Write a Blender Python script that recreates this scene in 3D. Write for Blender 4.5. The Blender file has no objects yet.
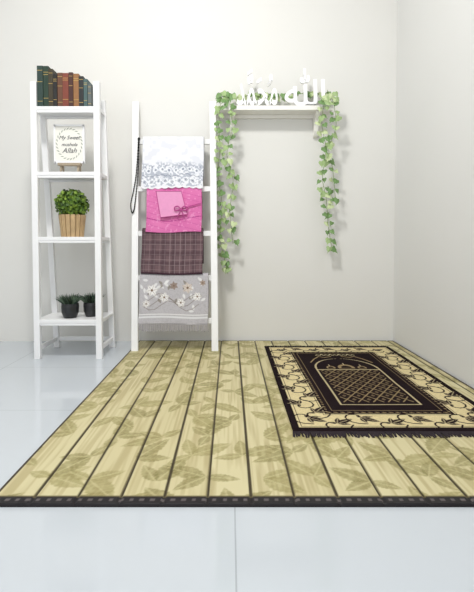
import bpy, bmesh, math, random
import numpy as np
from mathutils import Vector, Matrix
random.seed(7); rng=np.random.default_rng(7)
sc=bpy.context.scene
sc.view_settings.view_transform='Standard'
sc.view_settings.look='None'

def lin(c):
    c=np.asarray(c,float)/255.0
    return np.where(c<=0.04045,c/12.92,((c+0.055)/1.055)**2.4)
def L4(c): 
    l=lin(c); return (float(l[0]),float(l[1]),float(l[2]),1.0)

def mat(name,col,rough=0.5,var=0.0,scale=20,bump=0.0,spec=0.5,col2=None,sheen=0):
    m=bpy.data.materials.new(name); m.use_nodes=True
    nt=m.node_tree; b=nt.nodes['Principled BSDF']
    b.inputs['Base Color'].default_value=L4(col); b.inputs['Roughness'].default_value=rough
    b.inputs['Specular IOR Level'].default_value=spec
    if sheen: b.inputs['Sheen Weight'].default_value=sheen
    tc=nt.nodes.new('ShaderNodeTexCoord')
    nz=nt.nodes.new('ShaderNodeTexNoise'); nz.inputs['Scale'].default_value=scale; nz.inputs['Detail'].default_value=4
    nt.links.new(tc.outputs['Object'],nz.inputs['Vector'])
    if var>0 or col2 is not None:
        mx=nt.nodes.new('ShaderNodeMix'); mx.data_type='RGBA'
        c2=col2 if col2 is not None else [max(0,x*(1-var)) for x in col]
        mx.inputs[6].default_value=L4(col); mx.inputs[7].default_value=L4(c2)
        nt.links.new(nz.outputs['Fac'],mx.inputs[0]); nt.links.new(mx.outputs[2],b.inputs['Base Color'])
    if bump>0:
        bp=nt.nodes.new('ShaderNodeBump'); bp.inputs['Strength'].default_value=bump; bp.inputs['Distance'].default_value=0.005
        nt.links.new(nz.outputs['Fac'],bp.inputs['Height']); nt.links.new(bp.outputs['Normal'],b.inputs['Normal'])
    return m

def attr_mat(name,rough=0.8,bump=0.15,scale=400,spec=0.3,sheen=0.0):
    m=bpy.data.materials.new(name); m.use_nodes=True
    nt=m.node_tree; b=nt.nodes['Principled BSDF']
    a=nt.nodes.new('ShaderNodeAttribute'); a.attribute_name='Col'
    nt.links.new(a.outputs['Color'],b.inputs['Base Color'])
    b.inputs['Roughness'].default_value=rough; b.inputs['Specular IOR Level'].default_value=spec
    b.inputs['Sheen Weight'].default_value=sheen
    tc=nt.nodes.new('ShaderNodeTexCoord')
    nz=nt.nodes.new('ShaderNodeTexNoise'); nz.inputs['Scale'].default_value=scale
    nt.links.new(tc.outputs['Object'],nz.inputs['Vector'])
    bp=nt.nodes.new('ShaderNodeBump'); bp.inputs['Strength'].default_value=bump; bp.inputs['Distance'].default_value=0.002
    nt.links.new(nz.outputs['Fac'],bp.inputs['Height']); nt.links.new(bp.outputs['Normal'],b.inputs['Normal'])
    return m

class MB:
    def __init__(s): s.v=[]; s.f=[]; s.m=[]
    def add(s,vs,fs,mi=0):
        o=len(s.v); s.v+= [tuple(v) for v in vs]; s.f+=[tuple(i+o for i in f) for f in fs]; s.m+=[mi]*len(fs)
    def box(s,x0,x1,y0,y1,z0,z1,mi=0,M=None):
        vs=[Vector(p) for p in [(x0,y0,z0),(x1,y0,z0),(x1,y1,z0),(x0,y1,z0),(x0,y0,z1),(x1,y0,z1),(x1,y1,z1),(x0,y1,z1)]]
        if M: vs=[M@v for v in vs]
        s.add(vs,[(3,2,1,0),(4,5,6,7),(0,1,5,4),(1,2,6,5),(2,3,7,6),(3,0,4,7)],mi)
    def beam(s,p0,p1,w,d,mi=0):
        vs=[]
        for p in (p0,p1):
            for a,b in ((-1,-1),(1,-1),(1,1),(-1,1)):
                vs.append((p[0]+a*w/2,p[1]+b*d/2,p[2]))
        s.add(vs,[(3,2,1,0),(4,5,6,7),(0,1,5,4),(1,2,6,5),(2,3,7,6),(3,0,4,7)],mi)
    def lathe(s,cx,cy,prof,n=32,mi=0):
        vs=[];fs=[]
        for r,z in prof:
            for i in range(n):
                a=2*math.pi*i/n; vs.append((cx+r*math.cos(a),cy+r*math.sin(a),z))
        for j in range(len(prof)-1):
            for i in range(n):
                k=(i+1)%n; fs.append((j*n+i,j*n+k,(j+1)*n+k,(j+1)*n+i))
        s.add(vs,fs,mi)
    def tube(s,pts,r,n=6,mi=0):
        pts=[Vector(p) for p in pts]; vs=[];fs=[]
        for i,p in enumerate(pts):
            t=(pts[min(i+1,len(pts)-1)]-pts[max(i-1,0)]).normalized()
            u=t.cross(Vector((0,1,0.01)));
            if u.length<1e-3: u=t.cross(Vector((1,0,0)))
            u.normalize(); w=t.cross(u)
            for k in range(n):
                a=2*math.pi*k/n; vs.append(p+u*r*math.cos(a)+w*r*math.sin(a))
        for i in range(len(pts)-1):
            for k in range(n):
                q=(k+1)%n; fs.append((i*n+k,i*n+q,(i+1)*n+q,(i+1)*n+k))
        fs.append(tuple(range(n))[::-1]); fs.append(tuple((len(pts)-1)*n+k for k in range(n)))
        s.add(vs,fs,mi)
    def obj(s,name,mats,bevel=0,smooth=False,parent=None):
        me=bpy.data.meshes.new(name); me.from_pydata(s.v,[],s.f)
        for m in mats: me.materials.append(m)
        me.polygons.foreach_set('material_index',s.m)
        if smooth: me.polygons.foreach_set('use_smooth',[True]*len(s.f))
        me.update()
        o=bpy.data.objects.new(name,me); sc.collection.objects.link(o)
        if bevel:
            b=o.modifiers.new('bevel','BEVEL'); b.width=bevel; b.segments=2; b.limit_method='ANGLE'
        if parent: o.parent=parent
        return o

def grid_obj(name,P,C,m,skirt=None,solid=0,smooth=True,parent=None):
    if skirt is not None:
        P=np.pad(P,((1,1),(1,1),(0,0)),mode='edge'); C=np.pad(C,((1,1),(1,1),(0,0)),mode='edge')
        P[0,:,2]=skirt;P[-1,:,2]=skirt;P[:,0,2]=skirt;P[:,-1,2]=skirt
    H,W=P.shape[:2]; idx=np.arange(H*W).reshape(H,W)
    q=np.stack([idx[:-1,:-1],idx[:-1,1:],idx[1:,1:],idx[1:,:-1]],-1).reshape(-1,4)
    me=bpy.data.meshes.new(name); n=H*W; k=len(q)
    me.vertices.add(n); me.vertices.foreach_set('co',P.reshape(-1).astype(np.float32))
    me.loops.add(k*4); me.loops.foreach_set('vertex_index',q.reshape(-1).astype(np.int32))
    me.polygons.add(k); me.polygons.foreach_set('loop_start',(np.arange(k)*4).astype(np.int32))
    me.update(calc_edges=True)
    me.polygons.foreach_set('use_smooth',np.full(k,smooth))
    a=me.color_attributes.new('Col','FLOAT_COLOR','POINT')
    col=np.concatenate([lin(np.clip(C,0,255)),np.ones((H,W,1))],-1)
    a.data.foreach_set('color',col.reshape(-1).astype(np.float32))
    me.materials.append(m); me.validate()
    o=bpy.data.objects.new(name,me); sc.collection.objects.link(o)
    if solid:
        s=o.modifiers.new('thick','SOLIDIFY'); s.thickness=solid; s.offset=0
    if parent: o.parent=parent
    return o

def vnoise(U,V,su,sv,seed=0):
    r=np.random.default_rng(seed); N=256; g=r.random((N,N))
    x=U*su; y=V*sv; xi=np.floor(x).astype(int); yi=np.floor(y).astype(int); fx=x-xi; fy=y-yi
    fx=fx*fx*(3-2*fx); fy=fy*fy*(3-2*fy)
    a=g[xi%N,yi%N]; b=g[(xi+1)%N,yi%N]; c=g[xi%N,(yi+1)%N]; d=g[(xi+1)%N,(yi+1)%N]
    return (a*(1-fx)+b*fx)*(1-fy)+(c*(1-fx)+d*fx)*fy
def blend(C,mask,col,op=1.0):
    m=(np.clip(mask,0,1)*op)[...,None]; C[:]=C*(1-m)+np.array(col,float)*m
def leafmask(U,V,cx,cy,ang,Ln,Wd,soft=0.003,serr=0.0):
    dx=U-cx; dy=V-cy; c,s=math.cos(ang),math.sin(ang)
    x=(dx*c+dy*s)/Ln; y=(-dx*s+dy*c)
    prof=Wd*np.clip(np.sin(np.pi*np.clip(x,0,1)**0.8),0,1)*(1+serr*np.sin(x*50))
    m=np.clip((prof-np.abs(y))/soft+0.5,0,1)*((x>0)&(x<1))
    return m,x,y
def strokemask(U,V,pts,w,soft=0.0015):
    D=np.full(U.shape,9.0)
    for (x0,y0),(x1,y1) in zip(pts[:-1],pts[1:]):
        dx,dy=x1-x0,y1-y0; l=dx*dx+dy*dy+1e-12
        t=np.clip(((U-x0)*dx+(V-y0)*dy)/l,0,1)
        D=np.minimum(D,np.hypot(U-x0-t*dx,V-y0-t*dy))
    return np.clip((w-D)/soft+0.5,0,1)

H0=0.65
# ---------------- room ----------------
WX0,WX1,WY=-2.5,1.09,2.92
m_wall=mat('wall_paint',(226,225,221),0.75,0.015,3,0.03)
m_wallr=mat('wall_paint_right',(225,225,223),0.75,0.015,3,0.03)
m_ceil=mat('ceiling_paint',(240,240,240),0.9)
def room_box(name,a,m):
    b=MB(); b.box(*a); return b.obj(name,[m])
room_box('wall_back',(WX0-.1,WX1+.1,WY,WY+.1,0,2.9),m_wall)
room_box('wall_right',(WX1,WX1+.1,-1.6,WY,0,2.9),m_wallr)
room_box('wall_left',(WX0-.1,WX0,-1.6,WY,0,2.9),m_wall)
room_box('ceiling',(WX0-.1,WX1+.1,-1.6,WY+.1,2.9,3.0),m_ceil)
# tile floor
mf=bpy.data.materials.new('glossy_floor_tile'); mf.use_nodes=True; nt=mf.node_tree; b=nt.nodes['Principled BSDF']
geo=nt.nodes.new('ShaderNodeNewGeometry'); sep=nt.nodes.new('ShaderNodeSeparateXYZ'); nt.links.new(geo.outputs['Position'],sep.inputs[0])
def mth(op,a,bv=None):
    n=nt.nodes.new('ShaderNodeMath'); n.operation=op
    for i,x in enumerate([a,bv]):
        if x is None: continue
        if isinstance(x,(int,float)): n.inputs[i].default_value=x
        else: nt.links.new(x,n.inputs[i])
    return n.outputs[0]
def groutline(o,off,wd):
    f=mth('FRACT',mth('DIVIDE',mth('ADD',o,off),0.6)); d=mth('ABSOLUTE',mth('SUBTRACT',f,0.5))
    return mth('LESS_THAN',d,wd)
g=mth('MAXIMUM',groutline(sep.outputs[0],0.3-0.012+6,.0030),groutline(sep.outputs[1],0.3+0.1+6,.0022))
mx=nt.nodes.new('ShaderNodeMix'); mx.data_type='RGBA'; mx.inputs[6].default_value=L4((197,203,209)); mx.inputs[7].default_value=L4((170,176,182))
nt.links.new(g,mx.inputs[0]); nt.links.new(mx.outputs[2],b.inputs['Base Color'])
b.inputs['Roughness'].default_value=0.08
b=MB(); b.box(WX0-.1,WX1+.1,-1.6,WY+.1,-.1,0); b.obj('floor',[mf])

# ---------------- floor mat ----------------
x0,x1,y0,y1=-0.605,1.082,1.065,2.905
nx=int((x1-x0)/0.0030); ny=int((y1-y0)/0.0034)
xs=np.linspace(x0,x1,nx); ys=np.linspace(y0,y1,ny); U,V=np.meshgrid(xs,ys)
pw=0.11; k=(U+0.0565)/pw; ki=np.floor(k).astype(int); fr=k-ki
tone=np.random.default_rng(3).random(64)[ki%64]
C=np.zeros(U.shape+(3,)); C[:]=(206,197,156)
blend(C,tone,(193,183,139),0.6)
gr=vnoise(U,V,160,6,1)*0.6+vnoise(U,V,60,3,2)*0.4
blend(C,np.clip((gr-0.42)*3.2,0,1),(162,148,104),0.55)
lr=random.Random(5)
def mat_leaf(cx,cy,a,Ln,Wd,col):
    r=Ln+0.02
    i0=max(0,np.searchsorted(ys,cy-r));i1=np.searchsorted(ys,cy+r);j0=max(0,np.searchsorted(xs,cx-r));j1=np.searchsorted(xs,cx+r)
    if i1-i0<2 or j1-j0<2: return
    u=U[i0:i1,j0:j1]; v=V[i0:i1,j0:j1]; c=C[i0:i1,j0:j1]
    m,x,y=leafmask(u,v,cx,cy,a,Ln,Wd,serr=0.07)
    tex=0.85+0.8*(vnoise(u,v,90,90,12)-.5)
    blend(c,m*tex,col,0.60)
    side=(np.abs(((x*9-np.abs(y)/Wd*1.2))%1-0.5)<0.13)
    blend(c,m*side,(180,169,122),0.4)
    blend(c,m*(np.abs(y)<0.0026),(196,187,144),0.55)
for iy in range(14):
    for ix in range(12):
        cx=x0+(ix+0.5*(iy%2))*0.155+lr.uniform(-.03,.03); cy=y0-0.03+iy*0.14+lr.uniform(-.02,.02)
        d=lr.choice([0.6,2.5,1.1,2.0,3.8,5.6])+lr.uniform(-.3,.3)
        col=lr.choice([(128,120,68),(138,130,78),(120,113,64)])
        mat_leaf(cx,cy,d,lr.uniform(.12,.165),lr.uniform(.026,.036),col)
        mat_leaf(cx,cy,d+lr.choice([-1,1])*lr.uniform(.9,1.3),lr.uniform(.09,.12),.023,col)
        if lr.random()<.5: mat_leaf(cx,cy,d+math.pi+lr.uniform(-.4,.4),lr.uniform(.07,.1),.019,col)
seam=np.clip((0.0038-np.minimum(fr,1-fr)*pw)/0.002+0.5,0,1)
blend(C,seam,(52,43,22),0.96)
# border
bl=np.maximum((U-x0)<0.012,(y1-V)<0.012); bl=np.maximum(bl,(x1-U)<0.012)
blend(C,bl,(58,45,30))
fb=(V-y0)<0.034; blend(C,fb,(22,18,22))
dots=(np.abs(((U/0.026)%1)-0.5)<0.2)&(np.abs(V-y0-0.018)<0.005); blend(C,dots,(104,96,96),0.85)
blend(C,(np.abs(V-y0-0.033)<0.003),(104,92,58),0.6)
Z=np.full(U.shape,0.009)-0.003*seam
P=np.stack([U,V,Z],-1)
m_mat=attr_mat('mat_print',0.5,0.05,200,0.3)
grid_obj('floor_mat',P,C,m_mat,skirt=0.0)

# ---------------- prayer rug ----------------
RX0,RY0,RW,RL=0.215,1.475,0.765,1.235
nx,ny=int(RW/0.0026),int(RL/0.0032)
us=np.linspace(0,RW,nx); vs=np.linspace(0,RL,ny); U,V=np.meshgrid(us,vs)
dark=(30,21,24); cream=(208,193,149); tan=(156,136,98)
C=np.zeros(U.shape+(3,)); C[:]=dark
def rect(a,b_,c,d): return ((U>a)&(U<b_)&(V>c)&(V<d)).astype(float)
D=np.minimum(np.minimum(U,RW-U),np.minimum(V,RL-V)*0.95)
def ring(d0,d1): return ((D>d0)&(D<d1)).astype(float)
blend(C,ring(0.026,0.140),cream)
blend(C,ring(0.033,0.036),dark)
blend(C,ring(0.131,0.134),dark)
def motif(cx,cy,a,s=1.0):
    for da,ln,w in ((0,.078,.015),(0.8,.052,.010),(-0.8,.052,.010),(2.4,.033,.007)):
        m,x,y=leafmask(U,V,cx,cy,a+da,ln*s,w*s); blend(C,m,dark,.95); blend(C,m*(np.abs(y)<.0022),cream,.7)
    pts=[(cx+math.cos(a+t)*0.036*s*(t/3)-math.cos(a)*.014,cy+math.sin(a+t)*0.036*s*(t/3)-math.sin(a)*.014) for t in np.linspace(0.5,5.6,12)]
    blend(C,strokemask(U,V,pts,0.0032),dark)
n=7
for i in range(n):
    t=0.10+(RW-0.19)*i/(n-1)
    for vv,sg in ((0.086,1),(RL-0.088,-1)):
        motif(t-0.03,vv-0.024*sg*(1 if i%2 else -1),0.55*(1 if i%2 else -1)*sg,.95)
n=11
for i in range(n):
    t=0.16+(RL-0.36)*i/(n-1)
    for uu,sg in ((0.083,1),(RW-0.083,-1)):
        motif(uu-0.024*(1 if i%2 else -1),t,math.pi/2-0.6*(-1 if i%2 else 1),.95)
blend(C,((D>0.148)&(D<0.156)&((((U+V)/0.026)%1)<0.45)),tan,.8)
blend(C,ring(0.170,0.173),tan,.85)
cx=RW/2; half=0.158; g0=0.24; vs0=0.74
hw=np.where(V<vs0,half,half*np.sqrt(np.clip(1-((V-vs0)/0.2)**2,0,1)))
inside=((np.abs(U-cx)<hw)&(V>g0)&(V<vs0+.2)).astype(float)
edge=((np.abs(np.abs(U-cx)-hw)<0.005)&(V>g0)&(V<vs0+.2)).astype(float)
A=((U-cx)+V*0.7)/0.06; B=((U-cx)-V*0.7)/0.06
lat=(np.minimum(np.abs(A%1-0.5),np.abs(B%1-0.5))<0.055).astype(float)
cell=((np.abs((A+.5)%1-.5)<.15)&(np.abs((B+.5)%1-.5)<.15)).astype(float)
lz=inside*(V<vs0-.02)*(V>g0+.03)*(np.abs(U-cx)<half-.018)
blend(C,lz*lat,tan,.9); blend(C,lz*cell,tan,.6)
blend(C,edge,cream,.85)
blend(C,rect(cx-half,cx+half,vs0-.02,vs0-.013),cream,.85); blend(C,rect(cx-half,cx+half,g0,g0+.007),cream,.85)
for sx in (-1,0,1):
    r=0.042 if sx==0 else 0.022
    rr=np.hypot(U-(cx+sx*0.08),(V-vs0-.02)/1.4)
    blend(C,(rr<r)*(V>vs0+.005),tan,.9); blend(C,(rr<r*.62)*(V>vs0+.01),dark)
    blend(C,strokemask(U,V,[(cx+sx*.08,vs0+.02+r*1.3),(cx+sx*.08,vs0+.045+r*1.4)],.0025),cream,.9)
for k in range(9):
    xx=cx-.1+k*.025; blend(C,strokemask(U,V,[(xx-.01,RL-.224),(xx,RL-.202 if k%2 else RL-.212),(xx+.01,RL-.224)],.0032),cream,.95)
for a in (-1,1):
    pts=[(cx+a*.03,.985),(cx+a*0.07,.965),(cx+a*0.10,.985),(cx+a*0.135,.93),(cx+a*0.165,.86)]
    blend(C,strokemask(U,V,pts,0.0036),tan)
ns=vnoise(U,V,300,300,4); C*= (0.93+0.14*ns)[...,None]
wv=0.0025*np.sin(V*9+U*3)*np.clip(np.minimum(V,RL-V)*4,0,1)
P=np.stack([RX0+U,RY0+V,0.0155+np.abs(wv)*0.6+0*U],-1)
m_rug=attr_mat('rug_weave',0.95,0.4,500,0.05,0.0)
rug=grid_obj('prayer_rug',P,C,m_rug,skirt=0.0095)
m_fr=mat('rug_fringe_thread',(32,20,28),0.9)
fb=MB()
for end in (0,1):
    x=RX0
    while x<RX0+RW:
        l=random.uniform(.030,.044); dx=random.uniform(-.006,.006); w=.0023
        ya=RY0 if end==0 else RY0+RL; s=-1 if end==0 else 1
        fb.add([(x-w,ya,.014),(x+w,ya,.014),(x+w+dx,ya+s*l,.0105),(x-w+dx,ya+s*l,.0105),(x-w,ya,.0098),(x+w,ya,.0098),(x+w+dx,ya+s*l,.0096),(x-w+dx,ya+s*l,.0096)],
          [(0,1,2,3),(7,6,5,4),(0,3,7,4),(1,5,6,2),(3,2,6,7)])
        x+=.0044
fb.obj('fringe',[m_fr],parent=rug)

# ---------------- white shelving unit ----------------
m_white=mat('white_lacquer',(240,240,241),0.35,0.02,8)
sb=MB(); SL,SR,SF=-1.105,-0.722,2.46
def backY(z): return 2.75-(2.75-2.58)*z/1.5
lw=.034
for X in (SL+lw/2,SR-lw/2):
    sb.beam((X,SF+.015,0),(X,SF+.015,1.548),lw,.03)
    sb.beam((X,backY(0),0),(X,backY(1.48),1.48),lw,.024)
shelves=[0.224,0.690,1.052,1.412]
for z in shelves:
    sb.box(SL+.004,SR-.004,SF+.002,backY(z)+.008,z-.02,z)
    sb.box(SL+lw,SR-lw,SF+.004,SF+.018,z-.034,z-.02)
    sb.box(SL+lw,SR-lw,backY(z)-.008,backY(z)+.006,z-.034,z-.02)
for X in (SL+lw/2,SR-lw/2):
    sb.box(X-.009,X+.009,SF+.02,backY(.05),.045,.07)
sb.box(SL+lw,SR-lw,backY(.05)-.008,backY(.05)+.008,.045,.07)
sb.obj('shelving_unit',[m_white],bevel=.002)

# books
cols=[(40,62,56),(34,58,44),(60,52,34),(28,26,26),(104,66,46),(128,60,44),(70,36,30),(150,104,62),(34,36,38),(70,96,96),(96,104,104)]
bm_=[mat('book_cover_%d'%i,c,0.55,0.15,40) for i,c in enumerate(cols)]
m_page=mat('book_pages',(226,214,186),0.9,0.08,300)
m_gold=mat('book_gilding',(190,160,90),0.4)
bb=MB(); x=-1.067; zt=1.412
hs=[.222,.222,.205,.175,.185,.182,.186,.18,.165,.15,.12]; ths=[.033,.030,.026,.022,.030,.034,.024,.032,.026,.022,.020]
NB=len(hs)
for i,(h,t) in enumerate(zip(hs,ths)):
    ya=SF+.006+(.004 if i%3==1 else 0); yb=ya+.098
    bb.box(x,x+.003,ya,yb,zt,zt+h,i); bb.box(x+t-.004,x+t-.001,ya,yb,zt,zt+h,i); bb.box(x+.0005,x+t-.0015,ya-.002,ya+.003,zt,zt+h,i)
    bb.box(x+.003,x+t-.004,ya+.003,yb-.004,zt+.004,zt+h-.005,NB)
    for q in ((.2,.78,.84) if i%2 else (.12,.6,.88)): bb.box(x+.001,x+t-.002,ya-.0026,ya-.0019,zt+h*q,zt+h*q+.0025,NB+1)
    x+=t
bb.obj('row_of_books',bm_+[m_page,m_gold],bevel=.0008)

# quote sign on easel
m_signf=mat('sign_board_white',(232,230,222),0.5); m_ink=mat('sign_ink',(84,84,88),0.7); m_wreath=mat('sign_leaf_print',(150,158,144),0.8)
m_wood=mat('light_wood',(176,160,136),0.6,0.25,30)
q=MB(); sx0,sx1,sz0,sz1,sy=-1.0,-.832,1.115,1.325,2.53
q.box(sx0,sx1,sy,sy+.008,sz0,sz1,0)
for a in ((sx0-.004,sx0+.006,sz0-.004,sz1+.004),(sx1-.006,sx1+.004,sz0-.004,sz1+.004),(sx0,sx1,sz0-.004,sz0+.006),(sx0,sx1,sz1-.006,sz1+.004)):
    q.box(a[0],a[1],sy-.004,sy+.01,a[2],a[3],3)
q.box(sx0+.02,sx1-.02,sy-.012,sy+.02,sz0-.018,sz0-.004,1)
for X in (sx0+.035,sx1-.035):
    q.beam((X,sy-.004,1.052),(X,sy+.004,sz0-.015),.01,.01,1)
    q.beam((X,sy+.04,1.052),(X,sy+.014,sz0+.12),.008,.008,1)
cxs=(sx0+sx1)/2; czs=(sz0+sz1)/2
for i in range(26):
    a=i/26*2*math.pi; r=.072; c=Vector((cxs+r*math.cos(a),sy-.0006,czs+r*1.2*math.sin(a)))
    t=Vector((-math.sin(a+.6),0,math.cos(a+.6)))*.011; n_=Vector((math.cos(a+.6),0,math.sin(a+.6)))*.003
    q.add([c-t,c+n_,c+t,c-n_],[(0,1,2,3)],2)
sign=q.obj('quote_sign',[m_signf,m_wood,m_wreath,m_white])
for i,(tx,sz) in enumerate((("My Sweet",.030),("mushola",.027),("Allah",.040))):
    cu=bpy.data.curves.new('lettering_%d'%i,'FONT'); cu.body=tx; cu.size=sz; cu.align_x='CENTER'; cu.extrude=.0004; cu.shear=.35
    o=bpy.data.objects.new('lettering_%d'%i,cu); sc.collection.objects.link(o); cu.materials.append(m_ink)
    o.location=(cxs,sy-.0012,czs+.026-i*.038); o.rotation_euler=(math.pi/2,0,0); o.parent=sign

def foliage_ball(b,c,rx,rz,n,ls,nm,zmin=-9):
    for i in range(n):
        z=random.uniform(-.75,1); a=random.uniform(0,2*math.pi); s=math.sqrt(1-z*z)
        rr=random.uniform(.72,1.05); d=Vector((s*math.cos(a),s*math.sin(a),z))
        p=Vector(c)+Vector((d.x*rx*rr,d.y*rx*rr,d.z*rz*rr))
        if p.z<zmin: continue
        nrm=(d+Vector([random.uniform(-.7,.7) for _ in range(3)])).normalized()
        t=nrm.orthogonal().normalized(); t.rotate(Matrix.Rotation(random.uniform(0,6.28),3,nrm)); w=nrm.cross(t)
        l=ls*random.uniform(.7,1.2)
        b.add([p-t*l*.1,p+w*l*.38+t*l*.4+nrm*l*.1,p+t*l,p-w*l*.38+t*l*.4+nrm*l*.1],[(0,1,2),(0,2,3)],random.randrange(nm))
greens=[mat('leaf_green_a',(92,124,34),.55),mat('leaf_green_b',(128,158,52),.55),mat('leaf_green_c',(60,90,28),.55)]
pb=MB(); pcx,pcy=-.912,2.552; pz=.690
pb.lathe(pcx,pcy,[(.001,pz),(.054,pz),(.066,pz+.122),(.060,pz+.122),(.053,pz+.105),(.001,pz+.105)],24,3)
for i in range(16):
    a=i/16*2*math.pi; M=Matrix.Translation((pcx,pcy,0))@Matrix.Rotation(a,4,'Z')
    vs_=[]
    for z,r in ((pz,.056),(pz+.127,.069)):
        for yy,rr in ((-.0095,0),(.0095,0),(.0095,.006),(-.0095,.006)): vs_.append(M@Vector((r+rr,yy*(1+ (z-pz)*1.6),z)))
    pb.add(vs_,[(3,2,1,0),(4,5,6,7),(0,1,5,4),(1,2,6,5),(2,3,7,6),(3,0,4,7)],3)
foliage_ball(pb,(pcx,pcy,pz+.188),.087,.082,1500,.021,3,pz+.118)
pb.lathe(pcx,pcy,[(.001,pz+.115)]+[(.066*math.sin(t),pz+.188-.066*math.cos(t)) for t in np.linspace(.35,3.1,9)],16,2)
pb.obj('potted_boxwood_plant',greens+[mat('pot_wood',(206,174,128),.6,.25,30)])

m_black=mat('black_pot',(30,32,34),.35)
g2=[mat('dark_leaf_a',(62,84,66),.6),mat('dark_leaf_b',(104,124,102),.6),mat('dark_leaf_c',(44,62,50),.6)]
def smallplant(name,cx,cy,z,r,h):
    b=MB(); b.lathe(cx,cy,[(.001,z),(r*.7,z),(r*.95,z+h*.4),(r,z+h*.8),(r*.96,z+h),(r*.86,z+h),(r*.85,z+h*.85),(.001,z+h*.85)],28,3)
    for i in range(210):
        a=random.uniform(0,6.283); tl=random.uniform(.1,1.2); l=random.uniform(.05,.078)
        base=Vector((cx,cy,z+h*.85))+Vector((math.cos(a),math.sin(a),0))*r*.6*random.random()
        d=Vector((math.cos(a)*tl,math.sin(a)*tl,1)).normalized(); w=d.cross(Vector((random.random(),random.random(),.3))).normalized()*.005
        mid=base+d*l*.6; tip=base+d*l+Vector((math.cos(a),math.sin(a),0))*.012*tl
        b.add([base-w*.5,base+w*.5,mid+w,tip,mid-w],[(0,1,2,4),(4,2,3)],random.randrange(3))
    return b.obj(name,g2+[m_black],smooth=False)
smallplant('potted_succulent',-.925,2.535,.224,.050,.083)
smallplant('potted_succulent.001',-.818,2.585,.224,.046,.083)

# ---------------- blanket ladder ----------------
m_lad=mat('ladder_white_paint',(242,242,242),0.4,0.02,8)
lb=MB()
def ly(z): return 2.625+.155*z
LT=1.565
lb.beam((-.572,ly(0),0),(-.606,ly(LT),LT),.040,.024)
lb.beam((-.090,ly(0),0),(-.112,ly(LT),LT),.040,.024)
rungs=[1.300,.995,.715,.442,.185]
for z in rungs:
    lb.box(-.586,-.103,ly(z)-.008,ly(z)+.010,z-.016,z+.016)
lb.obj('blanket_ladder',[m_lad],bevel=.002)

m_cloth=attr_mat('cloth_weave',0.9,0.25,600,0.15,0.0)
def cloth(name,xa,xb,zr,lf,lbk,pat,off=.026,amp=.003,seed=1,solid=.007,seg=0.0026,scal=0):
    w=xb-xa; nU=int(w/seg)+1
    prof=[]; 
    Yr=ly(zr); top=zr+.016
    for t in np.linspace(1,0,10): prof.append((Yr+.022,top-.004-lbk*t,-1))
    for a in np.linspace(0,math.pi,9)[1:-1]:
        prof.append((Yr+ (.022*math.cos(a) if a<math.pi/2 else off*math.cos(a)), top-.004+.016*math.sin(a),0))
    nF=int(lf/seg)
    for s in np.linspace(0,1,nF):
        z=top-.004-lf*s; prof.append((ly(z)-off,z,s))
    prof=np.array(prof); nV=len(prof)
    u=np.linspace(0,w,nU); UU,_=np.meshgrid(u,np.arange(nV))
    S=np.repeat(prof[:,2:3],nU,1); Y=np.repeat(prof[:,0:1],nU,1); Zz=np.repeat(prof[:,1:2],nU,1)
    r=random.Random(seed); ph=[r.uniform(0,6) for _ in range(4)]
    wav=amp*(np.sin(UU/w*2*math.pi*1.7+ph[0])+.5*np.sin(UU/w*2*math.pi*3.9+ph[1]+S*1.5))*np.clip(S,0,1)
    Y=Y+wav-.003*np.clip(S,0,1)
    X=xa+UU+ .003*np.sin(S*5+ph[2])*np.clip(S,0,1)
    Zz=Zz-.004*np.sin(UU/w*math.pi*2+ph[3])*np.clip(S,0,1)
    if scal: Zz=Zz-scal*np.abs(np.sin(UU/w*math.pi*9))*np.clip((S-.9)/.1,0,1)
    C=pat(UU,np.clip(S,0,1)*lf,w,lf)
    return grid_obj(name,np.stack([X,Y,Zz],-1),C,m_cloth,solid=solid)

def pat_lace(U,V,w,l):
    C=np.zeros(U.shape+(3,)); C[:]=(226,227,232)
    blend(C,vnoise(U,V,40,40,1)>.62,(210,212,221),.5)
    y=l-V+.006*np.sin(U*40)
    band=np.clip((.165-y)/.02,0,1)
    a=vnoise(U,V,110,110,5)
    blend(C,band*(a>.5),(152,159,174),.65)
    for i in range(9):
        cx=w*(i+.5)/9
        rr=np.hypot(U-cx,y-.04); th=np.arctan2(y-.04,U-cx)
        blend(C,(np.abs(rr-.014-.004*np.cos(5*th))<.003),(234,236,240),.95); blend(C,rr<.0045,(98,105,124),.7)
        blend(C,((rr<.010)&(rr>.006)),(130,137,152),.6)
        rr=np.hypot(U-cx-w/18,y-.11); blend(C,(np.abs(rr-.012)<.0025),(234,236,240),.9); blend(C,rr<.006,(110,117,136),.65)
        blend(C,np.hypot(U-cx,y-.135)<.005,(110,117,136),.6)
    blend(C,np.abs(y-.075-.004*np.sin(U*160))<.0024,(104,111,130),.6)
    blend(C,((l-V)<.008),(236,236,240),.9)
    return C
def pat_pink(U,V,w,l):
    C=np.zeros(U.shape+(3,)); C[:]=(216,122,174)
    blend(C,vnoise(U,V,14,9,3),(198,92,154),.55)
    for k in range(7):
        blend(C,(np.abs(((V-U*.25)/.036)%1-.5)<.03),(188,78,144),.25)
    blend(C,np.abs(V-l*.70-.015*np.sin(U*12))<.003,(160,56,122),.8)
    blend(C,(vnoise(U,V,90,90,8)>.78),(234,172,210),.4)
    return C
def pat_plaid(U,V,w,l):
    C=np.zeros(U.shape+(3,)); C[:]=(108,86,90)
    blend(C,((U/.062)%1)<.4,(84,66,72),.75); blend(C,((V/.062)%1)<.4,(82,64,70),.7)
    for p,o_ in ((.062,.2),(.062,.7)):
        blend(C,np.abs(((U/p+o_)%1)-.5)<.03,(150,134,136),.6); blend(C,np.abs(((V/p+o_)%1)-.5)<.03,(144,128,130),.55)
    blend(C,(l-V)<.01,(60,40,50))
    return C
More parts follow.
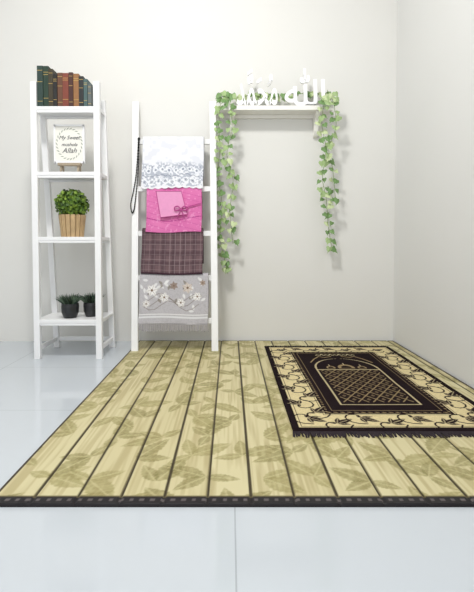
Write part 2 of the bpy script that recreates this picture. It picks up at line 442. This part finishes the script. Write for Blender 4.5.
def pat_emb(U,V,w,l):
    C=np.zeros(U.shape+(3,)); C[:]=(184,181,185)
    blend(C,vnoise(U,V,200,200,3)>.6,(168,165,169),.5)
    r=random.Random(4)
    for i in range(34):
        m,x,y=leafmask(U,V,r.uniform(.04,.96)*w,r.uniform(.08,.74)*l,r.uniform(0,6),.034,.008); blend(C,m,r.choice([(132,126,118),(228,228,228),(224,224,224),(112,106,102)]),.8)
    for k in range(3):
        pts=[(w*(.05+.09*i+.02*k),l*(.62+.1*math.sin(i*1.1+k)-.08*k)) for i in range(10)]
        blend(C,strokemask(U,V,pts,.0016),(118,108,100),.8)
    for (fx,fy,s,col) in ((.18,.3,1.2,(232,230,228)),(.36,.45,1.0,(228,226,224)),(.70,.24,1.05,(208,196,186)),(.84,.42,.9,(232,230,228)),(.5,.2,.8,(146,128,118)),(.10,.58,.8,(226,224,222)),(.60,.55,.9,(232,230,228)),(.92,.14,.6,(160,140,126))):
        for k in range(6):
            m,x,y=leafmask(U,V,fx*w,fy*l,k*math.pi/3+fx*5,.034*s,.010*s); blend(C,m,col,.9); blend(C,m*(np.abs(y)<.0015),(130,120,114),.5)
        blend(C,np.hypot(U-fx*w,V-fy*l)<.006*s,(118,98,80))
    blend(C,np.abs(V-l*.8)<.002,(224,224,224)); blend(C,np.abs(V-l*.86)<.005,(214,214,216)); 
    return C
cloth('lace_prayer_veil',-.548,-.165,1.300,.312,.24,pat_lace,off=.036,amp=.0025,seed=2,scal=.008)
pk=cloth('pink_prayer_robe',-.516,-.176,.995,.285,.2,pat_pink,off=.030,amp=.003,seed=5,solid=.010)
cloth('plaid_sarong',-.540,-.165,.715,.262,.2,pat_plaid,off=.026,amp=.0015,seed=8,solid=.012)
em=cloth('embroidered_shawl',-.548,-.132,.442,.285,.2,pat_emb,off=.026,amp=.002,seed=11,solid=.005)
def cr(pts,n=8):
    out=[]; pts=[Vector(p) for p in pts]
    for i in range(len(pts)-1):
        p0=pts[max(i-1,0)];p1=pts[i];p2=pts[i+1];p3=pts[min(i+2,len(pts)-1)]
        for k in range(n):
            t=k/n; out.append(.5*((2*p1)+(p2-p0)*t+(2*p0-5*p1+4*p2-p3)*t*t+(3*p1-p0-3*p2+p3)*t**3))
    out.append(pts[-1]); return out
# folded pouch panel and ribbon bow on the pink robe
m_pk=mat('pink_satin_light',(226,150,194),.6,.06,60); m_pd=mat('pink_ribbon',(178,62,134),.5)
pz_=MB()
def onp(x,z,o): return Vector((x,ly(z)-o,z))
corn=[(-.455,.975),(-.300,.975),(-.262,.832),(-.425,.812)]
fr_=[onp(x,z,.052) for x,z in corn]; bk_=[onp(x,z,.036) for x,z in corn]
pz_.add(fr_+bk_,[(0,1,2,3),(7,6,5,4),(0,4,5,1),(1,5,6,2),(2,6,7,3),(3,7,4,0)],0)
for i in range(4):
    pz_.tube([fr_[i]+Vector((0,-.001,0)),fr_[(i+1)%4]+Vector((0,-.001,0))],.0018,6,1)
bc=onp(-.300,.862,.058)
for sx in (-1,1):
    lp=cr([bc,bc+Vector((sx*.018,-.004,.018)),bc+Vector((sx*.038,-.004,.012)),bc+Vector((sx*.034,-.004,-.008)),bc],6); pz_.tube(lp,.0034,6,1)
    pz_.tube(cr([bc,bc+Vector((sx*.010,-.003,-.024)),bc+Vector((sx*.024,-.004,-.058))],6),.003,6,1)
pz_.tube([onp(-.18,.90,.044),onp(-.24,.885,.046),bc],.003,6,1)
pz_.obj('pouch_with_bow',[m_pk,m_pd],parent=pk)
m_fg=mat('shawl_fringe_thread',(164,160,164),.9)
fb=MB(); x=-.546; zb=.442+.012-.283
while x<-.133:
    l=random.uniform(.035,.048); yy=ly(zb)-.029; dx=random.uniform(-.004,.004)
    fb.add([(x-.0016,yy,zb+.006),(x+.0016,yy,zb+.006),(x+.0022+dx,yy-.002,zb-l),(x-.0022+dx,yy-.002,zb-l),(x-.0016,yy-.003,zb+.006),(x+.0016,yy-.003,zb+.006),(x+.0022+dx,yy-.005,zb-l),(x-.0022+dx,yy-.005,zb-l)],[(0,1,2,3),(7,6,5,4),(0,3,7,4),(1,5,6,2),(2,6,7,3)])
    x+=.0058
fb.obj('fringe',[m_fg],parent=em)

# black prayer bead strand hooked on the ladder rail
cb=MB(); ctrl=[(x,ly(z)-.022,z) for x,z in ((-.579,1.315),(-.582,1.2),(-.588,1.08),(-.602,.98),(-.616,.90),(-.608,.845),(-.596,.86),(-.588,.93),(-.579,1.05),(-.575,1.2),(-.575,1.315))]
pp=cr(ctrl,14); cb.tube(pp,.0026,6,0)
for p in pp[::2]:
    cb.lathe(p.x,p.y,[(.0005,p.z-.005),(.0034,p.z-.003),(.0042,p.z),(.0034,p.z+.003),(.0005,p.z+.005)],8,0)
cb.lathe(-.577,ly(1.318)-.018,[(.0005,1.310),(.008,1.310),(.008,1.322),(.0005,1.324)],10,0)
cb.obj('prayer_bead_strand',[mat('black_beads',(12,12,14),.7)],smooth=True)

# ---------------- floating shelf ----------------
m_ws=mat('floating_shelf_white',(242,240,234),.45,.02,8)
wb=MB(); ZS=1.520
wb.box(-.084,.645,2.795,WY-.001,ZS-.028,ZS)
wb.box(-.075,.636,2.90,WY-.001,ZS-.05,ZS-.028)
for X in (0.013,.558):
    prof=[(WY-.001,ZS-.028),(2.815,ZS-.028),(2.815,ZS-.045),(2.835,ZS-.055),(2.852,ZS-.075),(2.866,ZS-.105),(2.876,ZS-.14),(2.890,ZS-.165),(WY-.001,ZS-.175)]
    n=len(prof); w=.014
    vs_=[(X-w,y,z) for y,z in prof]+[(X+w,y,z) for y,z in prof]
    wb.add(vs_,[tuple(range(n)),tuple(range(2*n-1,n-1,-1))]+[(i,i+n,(i+1)%n+n,(i+1)%n) for i in range(n)])
wb.obj('floating_shelf',[m_ws],bevel=.002)

# ---------------- calligraphy ornaments ----------------
m_cal=mat('calligraphy_white',(250,250,252),.4)
def glyph(name,ch,xa,xb,h):
    cu=bpy.data.curves.new(name+'_c','FONT'); cu.body=ch; cu.size=.3; cu.extrude=.008; cu.offset=.0032
    o=bpy.data.objects.new(name+'_t',cu); sc.collection.objects.link(o)
    dg=bpy.context.evaluated_depsgraph_get(); dg.update()
    me=bpy.data.meshes.new_from_object(o.evaluated_get(dg)); bpy.data.objects.remove(o)
    co=np.array([v.co[:] for v in me.vertices])
    mn,mxx=co.min(0),co.max(0)
    for v in me.vertices:
        x=(v.co.x-mn[0])/(mxx[0]-mn[0]); y=(v.co.y-mn[1])/(mxx[1]-mn[1])
        v.co=Vector((xa+x*(xb-xa),2.812-v.co.z,ZS+y*h))
    me.name=name; me.materials.clear(); me.materials.append(m_cal)
    ob=bpy.data.objects.new(name,me); sc.collection.objects.link(ob); return ob
glyph('calligraphy_ornament','\uFDF4',.040,.300,.232)
glyph('calligraphy_ornament.001','\uFDF2',.345,.600,.232)

# ---------------- ivy garland ----------------
iv=[mat('ivy_leaf_a',(154,178,122),.6),mat('ivy_leaf_b',(108,142,84),.6),mat('ivy_leaf_c',(190,204,156),.6),mat('ivy_vine',(116,136,78),.7)]
gb=MB()
shape=[(0,-.12),(.30,-.30),(.50,-.02),(.36,.22),(.30,.46),(.12,.55),(0,.95),(-.12,.55),(-.30,.46),(-.36,.22),(-.50,-.02),(-.30,-.30)]
def ivyleaf(p,size,face):
    n=Vector(face).normalized(); up=Vector((random.uniform(-.9,.9),0,-1)).normalized(); u=up.cross(n).normalized(); up=n.cross(u)
    up=-up if up.z>0 else up
    vs_=[p]+[p+u*a*size+up*b*size - n*abs(a)*size*.35 for a,b in shape]
    k=len(shape); gb.add(vs_,[(0,1+i,1+(i+1)%k) for i in range(k)],random.choices([0,1,2],[4,4,2])[0])
def W(pxx,pyy,Y): 
    s=Y/440; return (( pxx-230)*s,Y,H0+(244-pyy)*s)
def strand(pts,step,size,jx=.02):
    path=cr(pts,10); gb.tube(path,.0018,5,3); acc=0; last=path[0]
    for p in path[1:]:
        acc+=(p-last).length; last=p
        if acc>step:
            acc=0
            for sgn in (-1,1):
                q=p+Vector((sgn*random.uniform(.006,jx),random.uniform(-.012,.004),random.uniform(-.012,.012)))
                gb.tube([p,q],.0009,4,3)
                ivyleaf(q,size*random.uniform(.7,1.2),(random.uniform(-.6,.6),-1,random.uniform(-.1,.6)))
F=2.783
strand([W(224,96,2.85),W(221,103,F),W(219,125,F),W(220,150,F),W(218,175,F+.02),W(222,205,F+.03),W(220,235,F+.04),W(225,262,F+.05),W(228,274,F+.05)],.042,.042)
strand([W(230,97,2.85),W(230,104,F),W(232,128,F),W(227,155,F),W(233,180,F+.02),W(230,212,F+.03),W(233,244,F+.04)],.046,.041,.026)
strand([W(322,98,2.85),W(323,103,F),W(321,125,F),W(325,150,F),W(322,178,F+.02),W(326,200,F+.03),W(328,225,F+.04),W(332,250,F+.05)],.040,.043,.026)
strand([W(326,92,2.82),W(332,104,F),W(335,128,F),W(328,150,F),W(332,170,F+.02),W(335,200,F+.02)],.046,.041,.026)
strand([W(225,96,2.86),W(240,99,2.865),W(260,95,2.865),W(282,99,2.865),W(305,95,2.865),W(328,96,2.86)],.032,.046,.030)
for _ in range(18):
    c=random.choice([(227,97),(329,96)]); ivyleaf(Vector(W(c[0]+random.uniform(-8,8),c[1]+random.uniform(-4,6),2.785)),.043,(random.uniform(-.5,.5),-1,.3))
gb.obj('ivy_garland',iv)

# ---------------- lights ----------------
def area(name,loc,size,power,col,target):
    l=bpy.data.lights.new(name,'AREA'); l.shape='DISK'; l.size=size; l.energy=power; l.color=col
    o=bpy.data.objects.new(name,l); sc.collection.objects.link(o); o.location=loc
    o.rotation_euler=(Vector(target)-Vector(loc)).to_track_quat('-Z','Y').to_euler(); return o
area('ceiling_lamp',(-.45,1.15,2.86),.40,48,(1,.985,.955),(-.1,1.9,0))
w=bpy.data.worlds.new('World'); sc.world=w; w.use_nodes=True
w.node_tree.nodes['Background'].inputs[0].default_value=(.96,.98,1,1); w.node_tree.nodes['Background'].inputs[1].default_value=1.6

# ---------------- camera ----------------
cd=bpy.data.cameras.new('camera'); cam=bpy.data.objects.new('camera',cd); sc.collection.objects.link(cam)
cd.sensor_width=36; cd.lens=440/592*36; cd.clip_start=.02
th=math.radians(2); cam.location=(0,0,H0); cam.rotation_euler=(math.pi/2-th,0,0)
cd.shift_y=-(52-440*math.tan(th))/592; cd.shift_x=7/592
sc.camera=cam
